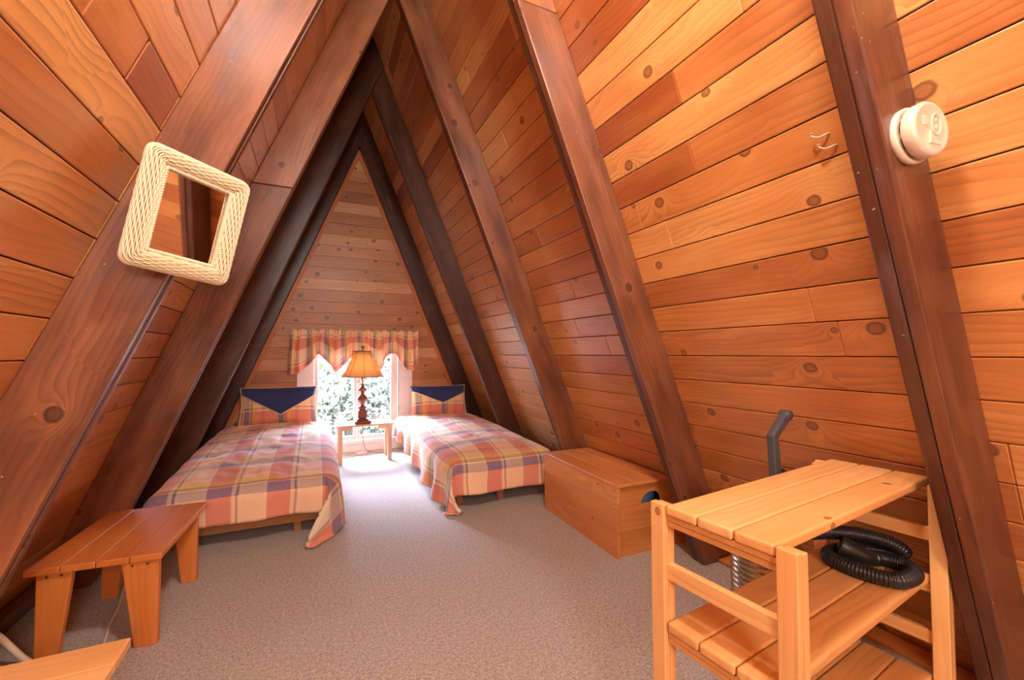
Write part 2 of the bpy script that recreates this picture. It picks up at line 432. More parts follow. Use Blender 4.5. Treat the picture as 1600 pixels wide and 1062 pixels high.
WX0, WX1, WZ1 = -.005, .94, 1.27          # clear window opening in the far wall
def gable(name, y, thick, label, window, start, step, mat, seed):
    rr = random.Random(seed); mb = MB()
    for z0, z1, k in plank_rows(-.05, RZ, start, step):
        za, zb = z0+.0014, z1-.0014
        segs = [(None, None)]
        if window and z0 < WZ1-.001:
            segs = [(None, -.17), (1.105, None)]
            zb = min(zb, 9)
        for a, b in segs:
            t_ = min(1, max(0, rr.gauss(.5, .22)))
            xa0, xa1 = (xl(za) if a is None else a), (xl(zb) if a is None else a)
            xb0, xb1 = (xr(za) if b is None else b), (xr(zb) if b is None else b)
            if xb0-xa0 < .02: continue
            if xb1 < xa1: xa1 = xb1 = (xa1+xb1)/2
            P = [V((xa0, y, za)), V((xb0, y, za)), V((xb1, y, zb)), V((xa1, y, zb))]
            mb.hexa(P+[p+V((0, thick, 0)) for p in P], (1, 0, 0), t_)
    s = 1 if thick > 0 else -1
    yb = y+thick*.8
    if window:
        for a, b, z0, z1 in [(None, -.17, -.1, 1.30), (1.105, None, -.1, 1.30), (None, None, 1.30, RZ)]:
            P = [V((xl(z0) if a is None else a, yb, z0)), V((xr(z0) if b is None else b, yb, z0)), V((xr(z1) if b is None else b, yb, z1)), V((xl(z1) if a is None else a, yb, z1))]
            mb.hexa(P+[p+V((0, s*.06, 0)) for p in P], (1, 0, 0), .5, 1)
    else:
        P = [V((xl(-.1), yb, -.1)), V((xr(-.1), yb, -.1)), V((RX+.01, yb, RZ)), V((RX-.01, yb, RZ))]
        mb.hexa(P+[p+V((0, s*.06, 0)) for p in P], (1, 0, 0), .5, 1)
    return structure(mb.build(name, [mat, M['dark']], bevel=.003, seg=2), label)
wall_far = gable('wall_back', YFAR, .016, 'triangular far gable wall of knotty tan boards around the window', True, 1.2305, .1322, M['gable'], 5)
wall_near = gable('wall_front', YNEAR, -.016, 'triangular gable wall of boards at the near end of the loft', False, 1.2305, .1322, M['wall'], 6)

mb = MB(); mb.box(xl(0)-.1, xr(0)+.1, YNEAR-.1, YFAR+.1, -.08, 0, 'x')
floor = structure(mb.build('floor', M['carpet']), 'grey beige looped carpet covering the whole loft floor')

# thin strips where the last rafters meet the far gable
def gtrim(name, side, label):
    mb = MB(); z1 = RZ-DZ-.005
    def P(z, o): return V(((xr(z, DZ) - o) if side > 0 else (xl(z, DZ)+o), 0, z))
    a = [P(.0, 0), P(.0, .042), V((RX+(0 if side > 0 else 0), 0, z1-.042/T)), V((RX, 0, z1))]
    mb.prism(a, (0, YFAR-.016, 0), (0, YFAR-.002, 0), (side*-T, 0, 1), .6)
    return structure(mb.build(name, M['trimwood'], bevel=.002), label)
gtrim('trim_1', -1, 'thin orange wooden strip up the left edge of the far gable wall')
gtrim('trim_2', 1, 'thin orange wooden strip up the right edge of the far gable wall')
mb = MB()
for ya, yb in [(.63, 1.66)]:
    mb.hexa([(xr(.0)-.11, ya, 0), (xr(0)-.01, ya, 0), (xr(0)-.01, yb, 0), (xr(0)-.11, yb, 0), (xr(.03)-.11, ya, .022), (xr(.03)-.01, ya, .022), (xr(.03)-.01, yb, .022), (xr(.03)-.11, yb, .022)], (0,1,0), .7)
structure(mb.build('trim_3', M['stool'], bevel=.003), 'flat orange floor board along the right wall behind the pine cart')
mb = MB()
for ya, yb in [(.63, 1.672)]:
    mb.hexa([(xl(0)+.012, ya, 0), (xl(0)+.05, ya, 0), (xl(0)+.05, yb, 0), (xl(0)+.012, yb, 0), (xl(.13)+.012, ya, .13), (xl(.13)+.05, ya, .13), (xl(.13)+.05, yb, .13), (xl(.13)+.012, yb, .13)], (0,1,0), .3)
for ya, yb in [(1.775, 2.83)]:
    mb.hexa([(xl(0)+.012, ya, 0), (xl(0)+.06, ya, 0), (xl(0)+.06, yb, 0), (xl(0)+.012, yb, 0), (xl(.1)+.012, ya, .1), (xl(.1)+.06, ya, .1), (xl(.1)+.06, yb, .1), (xl(.1)+.012, yb, .1)], (0,1,0), .45)
structure(mb.build('baseboard_left', M['beam'], bevel=.004), 'dark wooden board along the foot of the left wall')
mb = MB()
mb.prism([(xl(.1)+.006, 2.06, .105), (xl(.1)+.05, 2.10, .105), (xl(.1)+.055, 2.30, .105), (xl(.1)+.004, 2.42, .105)], (0,0,0), (.012,0,.03), (0,1,0), .9)
tag(mb.build('wood_offcut', M['pine'], bevel=.004), 'pale wooden wedge lying on the dark board at the foot of the left wall', 'wood scrap')

# ------------------------------------------------------------------ rafters
def rafter(side, y0, w, label, nb, splice=None, tones=(.5, .3, .4)):
    root = thing('rafter', label, 'rafter', (xr(0) if side > 0 else xl(0), y0, 0))
    L = V(root.location)
    zi = RZ-DZ; zc = RZ-DZ/2
    if side > 0:
        poly = lambda z0, z1: [V((xr(z0), 0, z0)), V((xr(z1), 0, z1)) if z1 < zc else V((xr(zc), 0, zc)), V((xr(z1, DZ), 0, z1)) if z1 < zi else V((RX, 0, zi)), V((xr(z0, DZ), 0, z0))]
        g = (-T, 0, 1)
    else:
        poly = lambda z0, z1: ([V((xl(z0), 0, z0)), V((xl(z1), 0, z1)), V((xl(z1, DZ), 0, z1)), V((xl(z0, DZ), 0, z0))] if z1 < zi else
                               [V((xl(z0), 0, z0)), V((RX, 0, RZ)), V((xr(zc), 0, zc)), V((xl(z0, DZ), 0, z0))])
        g = (T, 0, 1)
    bw = w/nb
    for i in range(nb):
        zs = [(0, 9)]
        if splice and i == 0: zs = [(0, splice), (splice+.003, 9)]
        for j, (a, b) in enumerate(zs):
            mb = MB(); P = poly(a, b)
            if splice and j == 1: P[0] = V((xr(a) if side > 0 else xl(a), 0, a)); P[3] = V((xr(a, DZ) if side > 0 else xl(a, DZ), 0, a))
            P = [p-V((L.x, 0, 0)) for p in P]
            if i % 2 == 1:   # middle boards sit a hair proud or shy of the others
                sh = V((side*.004, 0, .0016)); P[2] = P[2]+sh; P[3] = P[3]+sh
            mb.prism(P, (0, i*bw+.0008, 0), (0, (i+1)*bw-.0008, 0), g, tones[i % 3]+(.22 if j == 1 else 0))
            mb.build('board', M['beam'], root, bevel=.005, seg=2)
    return root
rafter(1, .532, .083, 'dark rafter on the right wall that carries the round smoke alarm', 2, None, (.5, .35))
rafter(1, 1.668, .083, 'right rafter with its foot just behind the pine storage chest, spliced near its top', 2, 2.75, (.62, .3))
rafter(1, 2.820, .083, 'right rafter that meets the floor at the foot of the right bed', 2, None, (.62, .3))
rafter(1, 4.075, .083, 'dark right rafter rising beside the middle of the right bed', 2, None, (.28, .3))  # tones drop towards the gable: light falloff put into the board colour
rafter(1, 5.226, .086, 'farthest right rafter standing flat against the far gable, behind the right pillow', 2, None, (.15, .2))
rafter(-1, 1.681, .083, 'wide left rafter behind the white wicker mirror', 3, None, (.66, .3, .5))
rafter(-1, 2.835, .083, 'left rafter rising behind the wooden low table at the foot of the left bed', 3, 2.15, (.62, .3, .5))
rafter(-1, 4.048, .083, 'dark left rafter rising beside the middle of the left bed', 3, None, (.24, .2, .3))  # left side likewise, falloff painted as darker boards
rafter(-1, 5.226, .086, 'farthest left rafter standing flat against the far gable, behind the left pillow', 3, None, (.12, .1, .15))

# ------------------------------------------------------------------ window
mb = MB()
yw = YFAR
mb.box(-.175, -.002, yw-.012, yw+.06, .0, WZ1+.05, 'z', .5)
mb.box(.94, 1.11, yw-.012, yw+.06, .0, WZ1+.05, 'z', .5)
mb.box(-.175, 1.11, yw-.012, yw+.06, WZ1, WZ1+.09, 'x', .5)
mb.box(-.002, .94, yw-.006, yw+.06, .0, .10, 'x', .5)
mb.box(-.03, .965, yw-.03, yw+.06, .10, .135, 'x', .5)
win = structure(mb.build('window_1', M['white'], bevel=.004), 'white casement window with two panes in the far gable wall')
def sash(x0, x1, sl, sr):
    mb = MB(); z0, z1 = .14, WZ1; ya, yb = yw+.0, yw+.04
    mb.box(x0, x0+sl, ya, yb, z0, z1, 'z'); mb.box(x1-sr, x1, ya, yb, z0, z1, 'z')
    mb.box(x0+sl, x1-sr, ya, yb, z0, z0+.05, 'x'); mb.box(x0+sl, x1-sr, ya, yb, z1-.05, z1, 'x')
    s = mb.build('window_sash', M['white'], win, bevel=.004)
    g = MB(); g.box(x0+sl-.004, x1-sr+.004, yw+.018, yw+.022, z0+.046, z1-.046, 'x')
    g.build('pane', M['glass'], s)
sash(.0, .461, .038, .035); sash(.464, .932, .035, .082)
mb = MB(); mb.box(.9335, .9395, yw-.010, yw+.0, .14, WZ1, 'z'); mb.build('hinge_gap', M['vent'], win)
for z in (.45, 1.1):
    mb = MB(); mb.lathe([(.006, 0), (.006, .06)], Matrix.Translation((.9365, yw-.014, z)), 10); mb.build('hinge', M['steel'], win)

# ------------------------------------------------------------------ outside
mb = MB(); mb.box(-30, 30, YFAR+.6, 60, -3.2, -3.0, 'x')
structure(mb.build('floor_outside', M['bounce_ground']), 'unseen ground outside the window, made pale to bounce daylight in')  # ground out of view, kept pale to throw daylight up the walls
def tree(x, y, h, r, mat, label, seed, n=6500):
    rr = random.Random(seed)
    root = thing('tree', label, 'tree', (x, y, -3.0), 0, 'trees outside the window')
    mb = MB(); mb.tube(spline([(0,0,0), (.05,.02,(h+3)*.4), (-.04,.03,(h+3)*.8)], 6), lambda i: .09-.004*i, 10); mb.build('trunk', M['leafless'], root, True)
    mb = MB()
    blobs = [(V((rr.uniform(-.6,.6)*r, rr.uniform(-.4,.4)*r, rr.uniform(.25,.95)*(h+3)-.3*r)), r*rr.uniform(.4,.75)) for _ in range(16)]
    for i in range(n):
        c, br = rr.choice(blobs)
        d = V((rr.gauss(0,1), rr.gauss(0,1), rr.gauss(0,1))).normalized()
        p = c+d*br*rr.uniform(.75, 1.05); s = rr.uniform(.05, .11)
        a = V((rr.gauss(0,1), rr.gauss(0,1), rr.gauss(0,1))).normalized(); b_ = a.orthogonal().normalized()
        k = mb.add([p-a*s, p-b_*s*.5, p+a*s, p+b_*s*.5]); mb.face((k,k+1,k+2,k+3), [(0,0),(1,0),(1,1),(0,1)], rr.random())
    mb.build('foliage', mat, root)
tree(-1.0, 9.5, 1.7, 1.5, M['leaf_green'], 'green leafy tree outside the left window pane', 1)
tree(.75, 9.0, 1.6, 1.2, M['leaf_pale'], 'pale leafy tree outside behind the lamp', 2)
tree(2.2, 9.8, 1.7, 1.5, M['leaf_brown'], 'russet tree outside the right window pane', 3)
tree(.5, 13.5, 3.2, 3.4, M['leaf_pale'], 'tall pale tree farthest from the window', 4, 8000)

# ------------------------------------------------------------------ beds
def fbm(x, y, z=0): return noise.noise(V((x, y, z)))
def bed(label, x0, x1, y0, y1, zt, legs):
    root = thing('bed', label, 'bed', ((x0+x1)/2, y0, 0)); ox, oy = (x0+x1)/2, y0
    hw = (x1-x0)/2
    for s in (-1, 1):
        mb = MB(); a = s*hw; mb.box(min(a, a-s*.025), max(a, a-s*.025), .02, y1-y0, .075, .15, 'y', .5); mb.build('side_rail', M['bedwood'], root, bevel=.003)
    mb = MB(); mb.box(-hw, hw, 0, .024, .07, .14, 'x', .55); mb.build('foot_rail', M['bedwood'], root, bevel=.003)
    for lx, ly in legs:
        mb = MB(); mb.box(lx-ox-.022, lx-ox+.022, ly-oy, ly-oy+.044, 0, .08, 'z', .4); mb.build('leg', M['bedwood'], root, bevel=.003)
    mb = MB(); mb.box(-hw+.03, hw-.03, .03, y1-y0-.01, .14, zt-.05, 'y'); mb.build('mattress', M['mattress'], root, bevel=.04, seg=4)
    return root
def duvet(label, x0, x1, y0, y1, ztf, dl, dr, df, r, seed, corner, waves, head_lift=0, flare=(.05,.05)):
    W, L = x1-x0, y1-y0; st = .018
    na = int((W+dl+dr)/st); nb = int((L+df)/st)
    def f(e):
        if e <= 0: return 0., 0.
        if e < r*PI/2: return r*math.sin(e/r), r*(1-math.cos(e/r))
        return r, r+e-r*PI/2
    def pos(i, j):
        a = -dl+i*(W+dl+dr); b = -df+j*(L+df)
        exl, exr, ey = max(0, -a), max(0, a-W), max(0, -b); ex = max(exl, exr); sx = -1 if exl > 0 else 1
        ax = min(max(a, 0), W); by = max(b, 0)
        k = 1-head_lift*max(0, min(1, b/L)) if ex > 0 else 1
        o1, d1 = f(ex*k); o2, d2 = f(ey)
        m = min(ex, ey)
        drop = max(d1, d2)+.5*min(d1, d2)
        o1 += flare[0]*d1+waves*min(d1, .3)*math.sin(b*17+seed+3*fbm(b*1.5, seed))*.5
        o2 += flare[1]*d2+waves*min(d2, .3)*math.sin(a*13+seed+2*fbm(a*2, seed))*.35
        x = x0+ax+sx*o1; y = y0+by-o2
        if m > 0:
            cx, cy = corner[0] if sx < 0 else corner[1]
            x += cx*m; y += cy*m
        edge = min(1, min(ax, W-ax)/.12+.25)*min(1, by/.12+.3)
        z = ztf(b)-drop+.028*math.sin(PI*ax/W)*min(1, by/.2)
        z += edge*(.020*fbm(a*3+seed, b*2.2)+.011*fbm(a*9, b*6+seed)+.007*fbm(a*22+seed, b*13))
        rip = fbm(a*3.0+b*9+seed, b*4-a*5)
        z += .006*rip*edge
        n2 = fbm(a*6+seed, b*6, 3)*.010*(1 if drop > .05 else 0)
        x += sx*n2; y -= n2
        if z < .02:
            e = .02-z; z = .02+.02*abs(fbm(a*14, b*14, 7))*min(1, e*12); 
            if ey >= ex: y -= e*.5
            else: x += sx*e*.5
        return (x, y, z)
    mb = MB(); mb.grid(pos, na, nb, lambda i, j: (i*(W+dl+dr), j*(L+df)))
    o = mb.build('duvet', [M['plaid'], M['cream']], None, True, solid=.014)
    return tag(o, label, 'duvet')
bed('low wooden twin bed along the left wall, tan foot rail showing', -.77, .07, 3.10, 5.20, .40, [(-.09, 3.12), (-.72, 3.12), (-.09, 5.1), (-.72, 5.1)])
duvet('plaid duvet on the left bed with a corner trailing on the carpet', -.775, .075, 3.09, 5.16, lambda b: .365+.05*min(1, max(0, b)/1.2), .10, .39, .265, .09, 2.0, ((0,0), (-.7, -.75)), .16)
bed('low wooden twin bed along the right wall, one dark leg showing', .97, 1.70, 3.12, 5.20, .40, [(1.345, 3.10), (1.02, 3.14), (1.65, 3.4), (1.02, 5.1), (1.65, 5.1)])
duvet('rumpled plaid duvet on the right bed with cream lining at its hem', .965, 1.715, 3.10, 5.16, lambda b: .375+.04*min(1, max(0, b)/1.2), .40, .05, .32, .10, 5.0, ((.3, -.2), (0, 0)), .2, .33)

# pillows: cushion body, navy envelope flap, cream piping
def pillow(label, loc, w, h, th, tilt, rz, flap, rim=False):
    root = thing('pillow', label, 'pillow', loc, rz)
    Rx = Matrix.Rotation(-tilt, 4, 'X')
    def prof(s, t):                        # s,t in -1..1 ; returns thickness factor
        return (max(0, 1-abs(s)**3.2)*max(0, 1-abs(t)**3.2))**.5
    def pt(s, t, side, off=0):
        inset = 1-.045*(1-abs(s)**2)*abs(t)**6
        x = s*w/2*(1-.05*(1-abs(t)**2)*abs(s)**6); z = t*h/2*inset
        y = -side*(th/2*prof(s, t)+off)+.006*fbm(s*3+w*9, t*3)*prof(s, t)
        return Rx @ V((x, y, z+h/2))
    mb = MB(); N = 30
    for sd in (1, -1):
        mb.grid(lambda i, j: pt(i*2-1, j*2-1, sd) if sd > 0 else pt(1-i*2, j*2-1, sd), N, N//2+4, lambda i, j: (i*w, j*h))
    mb.build('cushion', M['plaid_pillow'], root, True)
    # flap: outline polygon in s,t
    def low(s): return flap[0]+(flap[1]-flap[0])*max(0, 1-abs(s-flap[2])/(1.0+abs(flap[2])*.5))**.95
    mb = MB()
    def fl(i, j):
        s = (i*2-1)*.995; lo = low(s); t = 1-(1-lo)*(1-j) if j < 1 else 1
        p = pt(s, min(t, .998), 1, .007+.005*fbm(s*7, t*7+w*5))
        return p
    mb.grid(fl, 40, 18, lambda i, j: (i*w, j*h))
    mb.build('envelope_flap', M['navy'], root, True, solid=.004)
    path = [pt((i/40*2-1)*.995, low((i/40*2-1)*.995), 1, .010) for i in range(41)]
    mb = MB(); mb.tube(path, .005, 8); mb.build('piping', M['piping'], root, True)
    # edge piping all round
    edge = []
    for i in range(40): edge.append(pt(-1+2*i/40, -1, 1))
    for i in range(20): edge.append(pt(1, -1+2*i/20, 1))
    for i in range(40): edge.append(pt(1-2*i/40, 1, 1))
    for i in range(20): edge.append(pt(-1, 1-2*i/20, 1))
    mb = MB(); mb.tube(edge, .0065, 8, True); mb.build('edge_piping', M['piping'], root, True)
    return root
pillow('plaid pillow with deep navy flap propped at the head of the left bed', (-.325, 4.98, .435), .70, .385, .17, .30, .02, (.58, -.58, .05))
pillow('plaid pillow with shallower navy flap propped at the head of the right bed', (1.36, 4.97, .405), .66, .375, .19, .32, -.10, (.60, -.26, .1))

# ------------------------------------------------------------------ bedside table, lamp
tx, ty, tz = .205, 4.76, .404
root = thing('side_table', 'small pale wooden side table in front of the window', 'table', (tx, ty, 0), -.007)
mb = MB(); mb.box(0, .60, 0, .325, tz-.022, tz, 'x', .55); mb.build('tabletop', M['tablewood'], root, bevel=.006)
for lx in (.03, .53):
    for ly in (.02, .27):
        mb = MB(); mb.box(lx, lx+.04, ly, ly+.04, 0, tz-.022, 'z', R.uniform(.3,.7)); mb.build('leg', M['tablewood'], root, bevel=.003)
for a in (.07, .43):
    for ly in (.03, .275):
        mb = MB(); mb.box(a, a+.10, ly, ly+.02, tz-.058, tz-.022, 'x', .5); mb.build('corner_block', M['tablewood'], root, bevel=.003)
mb = MB(); mb.box(.05, .55, .28, .295, tz-.065, tz-.022, 'x', .4)
mb.build('apron', M['tablewood'], root, bevel=.003)

lx, ly = .478, 4.875
root = thing('table_lamp', 'lit table lamp with bell shade and turned wooden column on the side table', 'lamp', (lx, ly, tz))
mb = MB(); mb.box(-.085, .085, -.085, .085, 0, .032, 'x', .4); mb.box(-.062, .062, -.062, .062, .032, .05, 'x', .5); mb.build('base', M['lampwood'], root, bevel=.006)
mb = MB(); mb.box(-.046, .046, -.046, .046, .05, .145, 'z', .55); mb.build('plinth', M['lampwood'], root, bevel=.01, seg=3)
mb = MB(); mb.lathe([(.03,.145),(.042,.155),(.046,.17),(.036,.182),(.022,.19),(.018,.205),(.03,.218),(.05,.245),(.054,.262),(.05,.28),(.03,.305),(.02,.318),(.018,.33),(.028,.338),(.044,.352),(.048,.363),(.04,.375),(.022,.388),(.018,.40),(.016,.42)], None, 32, .6)
mb.build('column', M['lampwood'], root, True)
mb = MB(); mb.lathe([(.012,.415),(.055,.42),(.058,.424),(.012,.43),(.010,.47),(.018,.475),(.018,.52),(.012,.53)], None, 24); mb.build('socket', M['brass'], root, True)
mb = MB(); mb.lathe([(.0,.53),(.018,.535),(.03,.57),(.032,.59),(.026,.612),(.0,.625)], None, 20); mb.build('bulb', M['bulb'], root, True)
mb = MB()
for s in (-1, 1): mb.tube(spline([(s*.014,0,.475),(s*.05,0,.52),(s*.06,0,.62),(s*.03,0,.74),(0,0,.775)], 6), .002, 6)
mb.build('harp', M['brass'], root, True)
prof = [(.222,.505),(.203,.526),(.178,.56),(.153,.605),(.133,.65),(.115,.70),(.100,.745),(.092,.775)]
def pan(a, z): return 1-.028*math.cos(a*8)*0-.03*(1-abs(math.cos(a*4)))
mb = MB(); mb.lathe(prof, None, 96, .5, 0, pan)
mb.f = mb.f[:-2]; mb.uv = mb.uv[:-2]; mb.tone = mb.tone[:-2]; mb.mi = mb.mi[:-2]
mb.build('lamp_shade', M['shade'], root, True, solid=.002)
for z, i in ((prof[0][1], 0), (prof[-1][1], -1)):
    mb = MB(); mb.tube([(prof[i][0]*pan(a*2*PI/96, z)*math.cos(a*2*PI/96), prof[i][0]*pan(a*2*PI/96, z)*math.sin(a*2*PI/96), z) for a in range(96)], .0045, 6, True)
    mb.build('shade_trim', M['lampwood'], root, True)
for k in range(8):
    a = k*PI/4+PI/8*0
    mb = MB(); mb.tube([(p[0]*1.002*math.cos(a), p[0]*1.002*math.sin(a), p[1]) for p in prof], .0018, 5); mb.build('shade_seam', M['browncord'], root, True)
mb = MB(); mb.tube([(-.092,0,.772),(.092,0,.772)], .0015, 5); mb.tube([(0,-.092,.772),(0,.092,.772)], .0015, 5); mb.build('shade_spider', M['brass'], root)
mb = MB(); mb.lathe([(.006,.775),(.016,.782),(.01,.79),(.006,.796),(.016,.806),(.021,.818),(.017,.832),(.0,.842)], None, 20); mb.build('finial', M['brass'], root, True)
mb = MB(); mb.tube(spline([(.0,.086,.012),(.01,.17,.004),(.02,.22,-.03),(.03,.235,-.2),(.06,.25,-.33),(.14,.26,-.385),(.26,.25,-.397),(.36,.27,-.397)], 10), .0035, 6)
mb.build('lamp_cord', M['browncord'], root, True)
root = thing('power_strip', 'white extension cord and plug block on the carpet under the side table', 'power strip', (.45, 5.16, 0), .25)
mb = MB(); mb.box(0, .11, -.022, .022, 0, .026, 'x'); mb.build('socket_block', M['white'], root, bevel=.005)
mb = MB(); mb.tube(spline([(0,0,.01),(-.06,-.03,.006),(-.16,-.05,.006),(-.2,-.01,.006),(-.12,.05,.006),(-.03,.06,.006),(.02,.1,.006)], 10), .005, 8); mb.build('cable', M['cord'], root, True)

# ------------------------------------------------------------------ valance
root = thing('valance', 'gathered plaid valance with scalloped hem across the top of the window', 'curtain', (RX, 5.26, 1.40))
mb = MB(); mb.tube([(-.71,.02,-.03),(.71,.02,-.03)], .008, 10); mb.build('curtain_rod', M['white'], root, True)
for s in (-1, 1):
    mb = MB(); mb.box(s*.69-.008, s*.69+.008, .02, .068, -.04, -.02, 'y'); mb.build('rod_bracket', M['white'], root)
hem = [(-.705,.934),(-.60,.945),(-.57,.97),(-.43,1.148),(-.40,1.15),(-.235,.935),(-.10,1.098),(-.04,1.13),(.04,1.13),(.10,1.098),(.235,.935),(.33,1.12),(.385,1.155),(.43,1.145),(.52,1.02),(.575,.952),(.62,.95),(.72,1.07)]
def hemz(x):
    for (a, za), (b, zb) in zip(hem, hem[1:]):
        if x <= b: return za+(zb-za)*(x-a)/(b-a)
    return hem[-1][1]
def val(i, j):
    x = -.705+i*1.41; zt = 1.425+.008*math.sin(i*90)+.006*fbm(i*30, 0); zb = hemz(x); z = zt+(zb-zt)*j
    d = (zt-z)
    pin = math.exp(-((d-.045)/.02)**2)
    amp = .006+.024*min(1, d/.25)
    ph = i*2*PI*15+2.5*fbm(i*9, 3.3)
    y = -.015-amp*math.sin(ph)*(1-.5*pin)-.012*fbm(i*14, d*4)
    if d < .03: y += -.008*math.sin(i*2*PI*40)
    x += .010*math.sin(ph*.5+1)*min(1, d/.2)-.06*(i-.5)*0
    fl = (abs(i-.5)*2)**6
    x += (.02 if i > .5 else -.03)*fl*min(1, d/.4)
    return (x, y+.02, z-1.40)
mb = MB(); mb.grid(val, 300, 34, lambda i, j: (i*2.3, 1-j*.48))
mb.build('plaid_fabric', M['plaid_val'], root, True)
mb = MB(); mb.tube([val(i/300, 1) for i in range(301)], .004, 6); mb.build('hem_piping', M['piping'], root, True)

# ------------------------------------------------------------------ wicker mirror on the left rafter
ma, mbv = V((.78729,.60708,-.10783)).normalized(), V((.20694,-.09446,.97378))
mn = ma.cross(mbv).normalized(); mbv = mn.cross(ma).normalized()
cen = V((-.3585,1.6171,1.5772))
mat = Matrix((ma, mbv, mn)).transposed().to_4x4(); mat.translation = cen
root = thing('wall_mirror', 'tilted rectangular mirror in a white woven wicker frame on the left rafter', 'mirror'); root.matrix_world = mat
OW, OH, FW, FH = .147, .182, .056, .026      # outer half sizes, frame width, frame height
def ring(off, npts=None, rc=.03):
    """rounded rectangle path inset by off from the outer edge"""
    a, b = OW-off, OH-off; r = max(.004, rc-off*.55); pts = []
    segs = [((a-r, b-r), 0), ((-a+r, b-r), 1), ((-a+r, -b+r), 2), ((a-r, -b+r), 3)]
    for (cx, cy), q in segs:
        for k in range(7):
            an = q*PI/2+k/6*PI/2; pts.append((cx+r*math.cos(an), cy+r*math.sin(an)))
    pts.append(pts[0]); out = []; step = .0042
    for (p, q) in zip(pts, pts[1:]):
        d = math.dist(p, q); n = max(1, round(d/step))
        for k in range(n): out.append((p[0]+(q[0]-p[0])*k/n, p[1]+(q[1]-p[1])*k/n))
    return out
def spoke_phase(x, y):
    """phase grows with angle-like perimeter position, same for all strands"""
    if abs(x)/(OW-.03) > abs(y)/(OH-.03): return y/.0105*PI/1.0
    return x/.0105*PI/1.0
mb = MB(); NS = 15
for j in range(NS):
    th_ = PI*(.02+.96*j/(NS-1)); off = FW/2-math.cos(th_)*FW/2*.93; hgt = math.sin(th_)*FH
    path = []
    for (x, y) in ring(off):
        wv = math.sin(spoke_phase(x, y)*.55+(PI if j % 2 else 0))*.0032
        path.append((x, y, hgt+wv*max(.4, math.sin(th_))))
    mb.tube(path, .0026, 6, True)
mb.build('wicker_weave', M['wicker'], root, True)
mb = MB()
for k in range(3):
    path = []
    rg = ring(FW+.001)
    for i, (x, y) in enumerate(rg):
        ph = 2*PI*i/6.0+k*2*PI/3
        path.append((x, y, .010+.0045*math.sin(ph)))
        sx_ = 1+.004*math.cos(ph)/.06
        path[-1] = (x*(1-.03*math.cos(ph)), y*(1-.022*math.cos(ph)), .010+.0045*math.sin(ph))
    mb.tube(path, .0034, 6, True)
mb.build('inner_braid', M['wicker'], root, True)
mb = MB()
cr = []
for th_ in [PI*i/10 for i in range(11)]: cr.append((FW/2-math.cos(th_)*FW/2*.9, math.sin(th_)*(FH-.0035)))
rings = [[(x, y, h_-.001) for x, y in (lambda L_: [L_[int(k*len(L_)/120)] for k in range(120)])(ring(o_))] for o_, h_ in cr]
b0 = mb.add([p for rg in rings for p in rg])
for i in range(len(rings)-1):
    for k in range(120):
        k2 = (k+1) % 120; mb.face((b0+i*120+k, b0+i*120+k2, b0+(i+1)*120+k2, b0+(i+1)*120+k), [(0,0)]*4)
mb.build('frame_core', M['wickerback'], root, True)
mb = MB(); mb.box(-OW+FW-.01, OW-FW+.01, -OH+FW-.01, OH-FW+.01, -.004, .001, 'x'); mb.build('mirror_glass', M['mirror'], root)

# ------------------------------------------------------------------ smoke alarm on the near right rafter
ax = Matrix.Translation((1.340, .527, 1.690)) @ Matrix.Rotation(-.14, 4, 'Z') @ Matrix.Rotation(PI/2, 4, 'X') @ Matrix.Diagonal((.97, .97, .80, 1))
root = thing('smoke_alarm', 'round ivory smoke alarm on the near right rafter', 'smoke alarm'); root.matrix_world = ax
mb = MB(); mb.lathe([(.0,-.004),(.068,-.004),(.072,.004),(.072,.014),(.068,.019),(.0,.019)], None, 64); mb.build('base_plate', M['plastic'], root, True, bevel=.001)
mb = MB(); mb.lathe([(.055,.019),(.058,.026),(.066,.028),(.0675,.032),(.0675,.056),(.064,.062),(.058,.064),(.056,.0632),(.0,.0635)], None, 64); mb.build('alarm_body', M['plastic'], root, True)
for k in range(9):
    a0 = k*2*PI/9; mb = MB()
    mb.tube([(.0615*math.cos(a0+q*.05), .0615*math.sin(a0+q*.05), .0245) for q in range(11)], .0022, 5); mb.build('side_vent', M['vent'], root)
mb = MB()
pth = [(.012*math.cos(a)+.012, .024*math.sin(a)+.012, .064) for a in [i*2*PI/36 for i in range(36)]]
pth = [(.014+.017*math.cos(a)*(1), .010+.026*math.sin(a), .0645) for a in [i*2*PI/36 for i in range(36)]]
mb.tube(pth, .0025, 6, True); mb.build('test_button_ring', M['plastic'], root, True)
mb = MB()
for z_ in (.024, .006): mb.lathe([(.0,.066),(.0055,.0655),(.006,.063)], Matrix.Translation((.014, z_-.004, 0)), 16)
mb.box(.0128, .0152, .024, .034, .0635, .0652, 'y'); mb.build('test_button', M['plastic'], root, True)
mb = MB()
for q in range(3): mb.box(-.034+q*.006, -.031+q*.006, .002, .026, .0632, .0655, 'y')
mb.build('sounder_slots', M['plastic'], root, bevel=.0006)
mb = MB(); mb.box(-.012, -.006, -.040, -.010, .063, .068, 'y'); mb.box(-.012, .030, -.0405, -.0375, .063, .066, 'x'); mb.build('hush_lever', M['plastic'], root, bevel=.001)

# hooks on the right wall beside that rafter
for (x, y, z, lb) in [(1.404, .735, 1.815, 'upper small white hook on the right wall beside the near rafter'), (1.418, .722, 1.778, 'lower small white hook on the right wall beside the near rafter')]:
    z = z; x = xr(z)
    mb = MB(); mb.tube(spline([(0,0,0),(-.008,.006,-.003),(-.015,.022,-.006),(-.024,.034,.0),(-.026,.036,.008)], 6), .0026, 8)
    mb.lathe([(.0,0),(.005,0),(.005,.002),(.0,.002)], Matrix.Translation((-.026,.036,.008)), 10)
    tag(mb.build('wall_hook', M['plastic'], None, True, loc=(x, y, z)), lb, 'hook', 'white hooks by the near rafter')

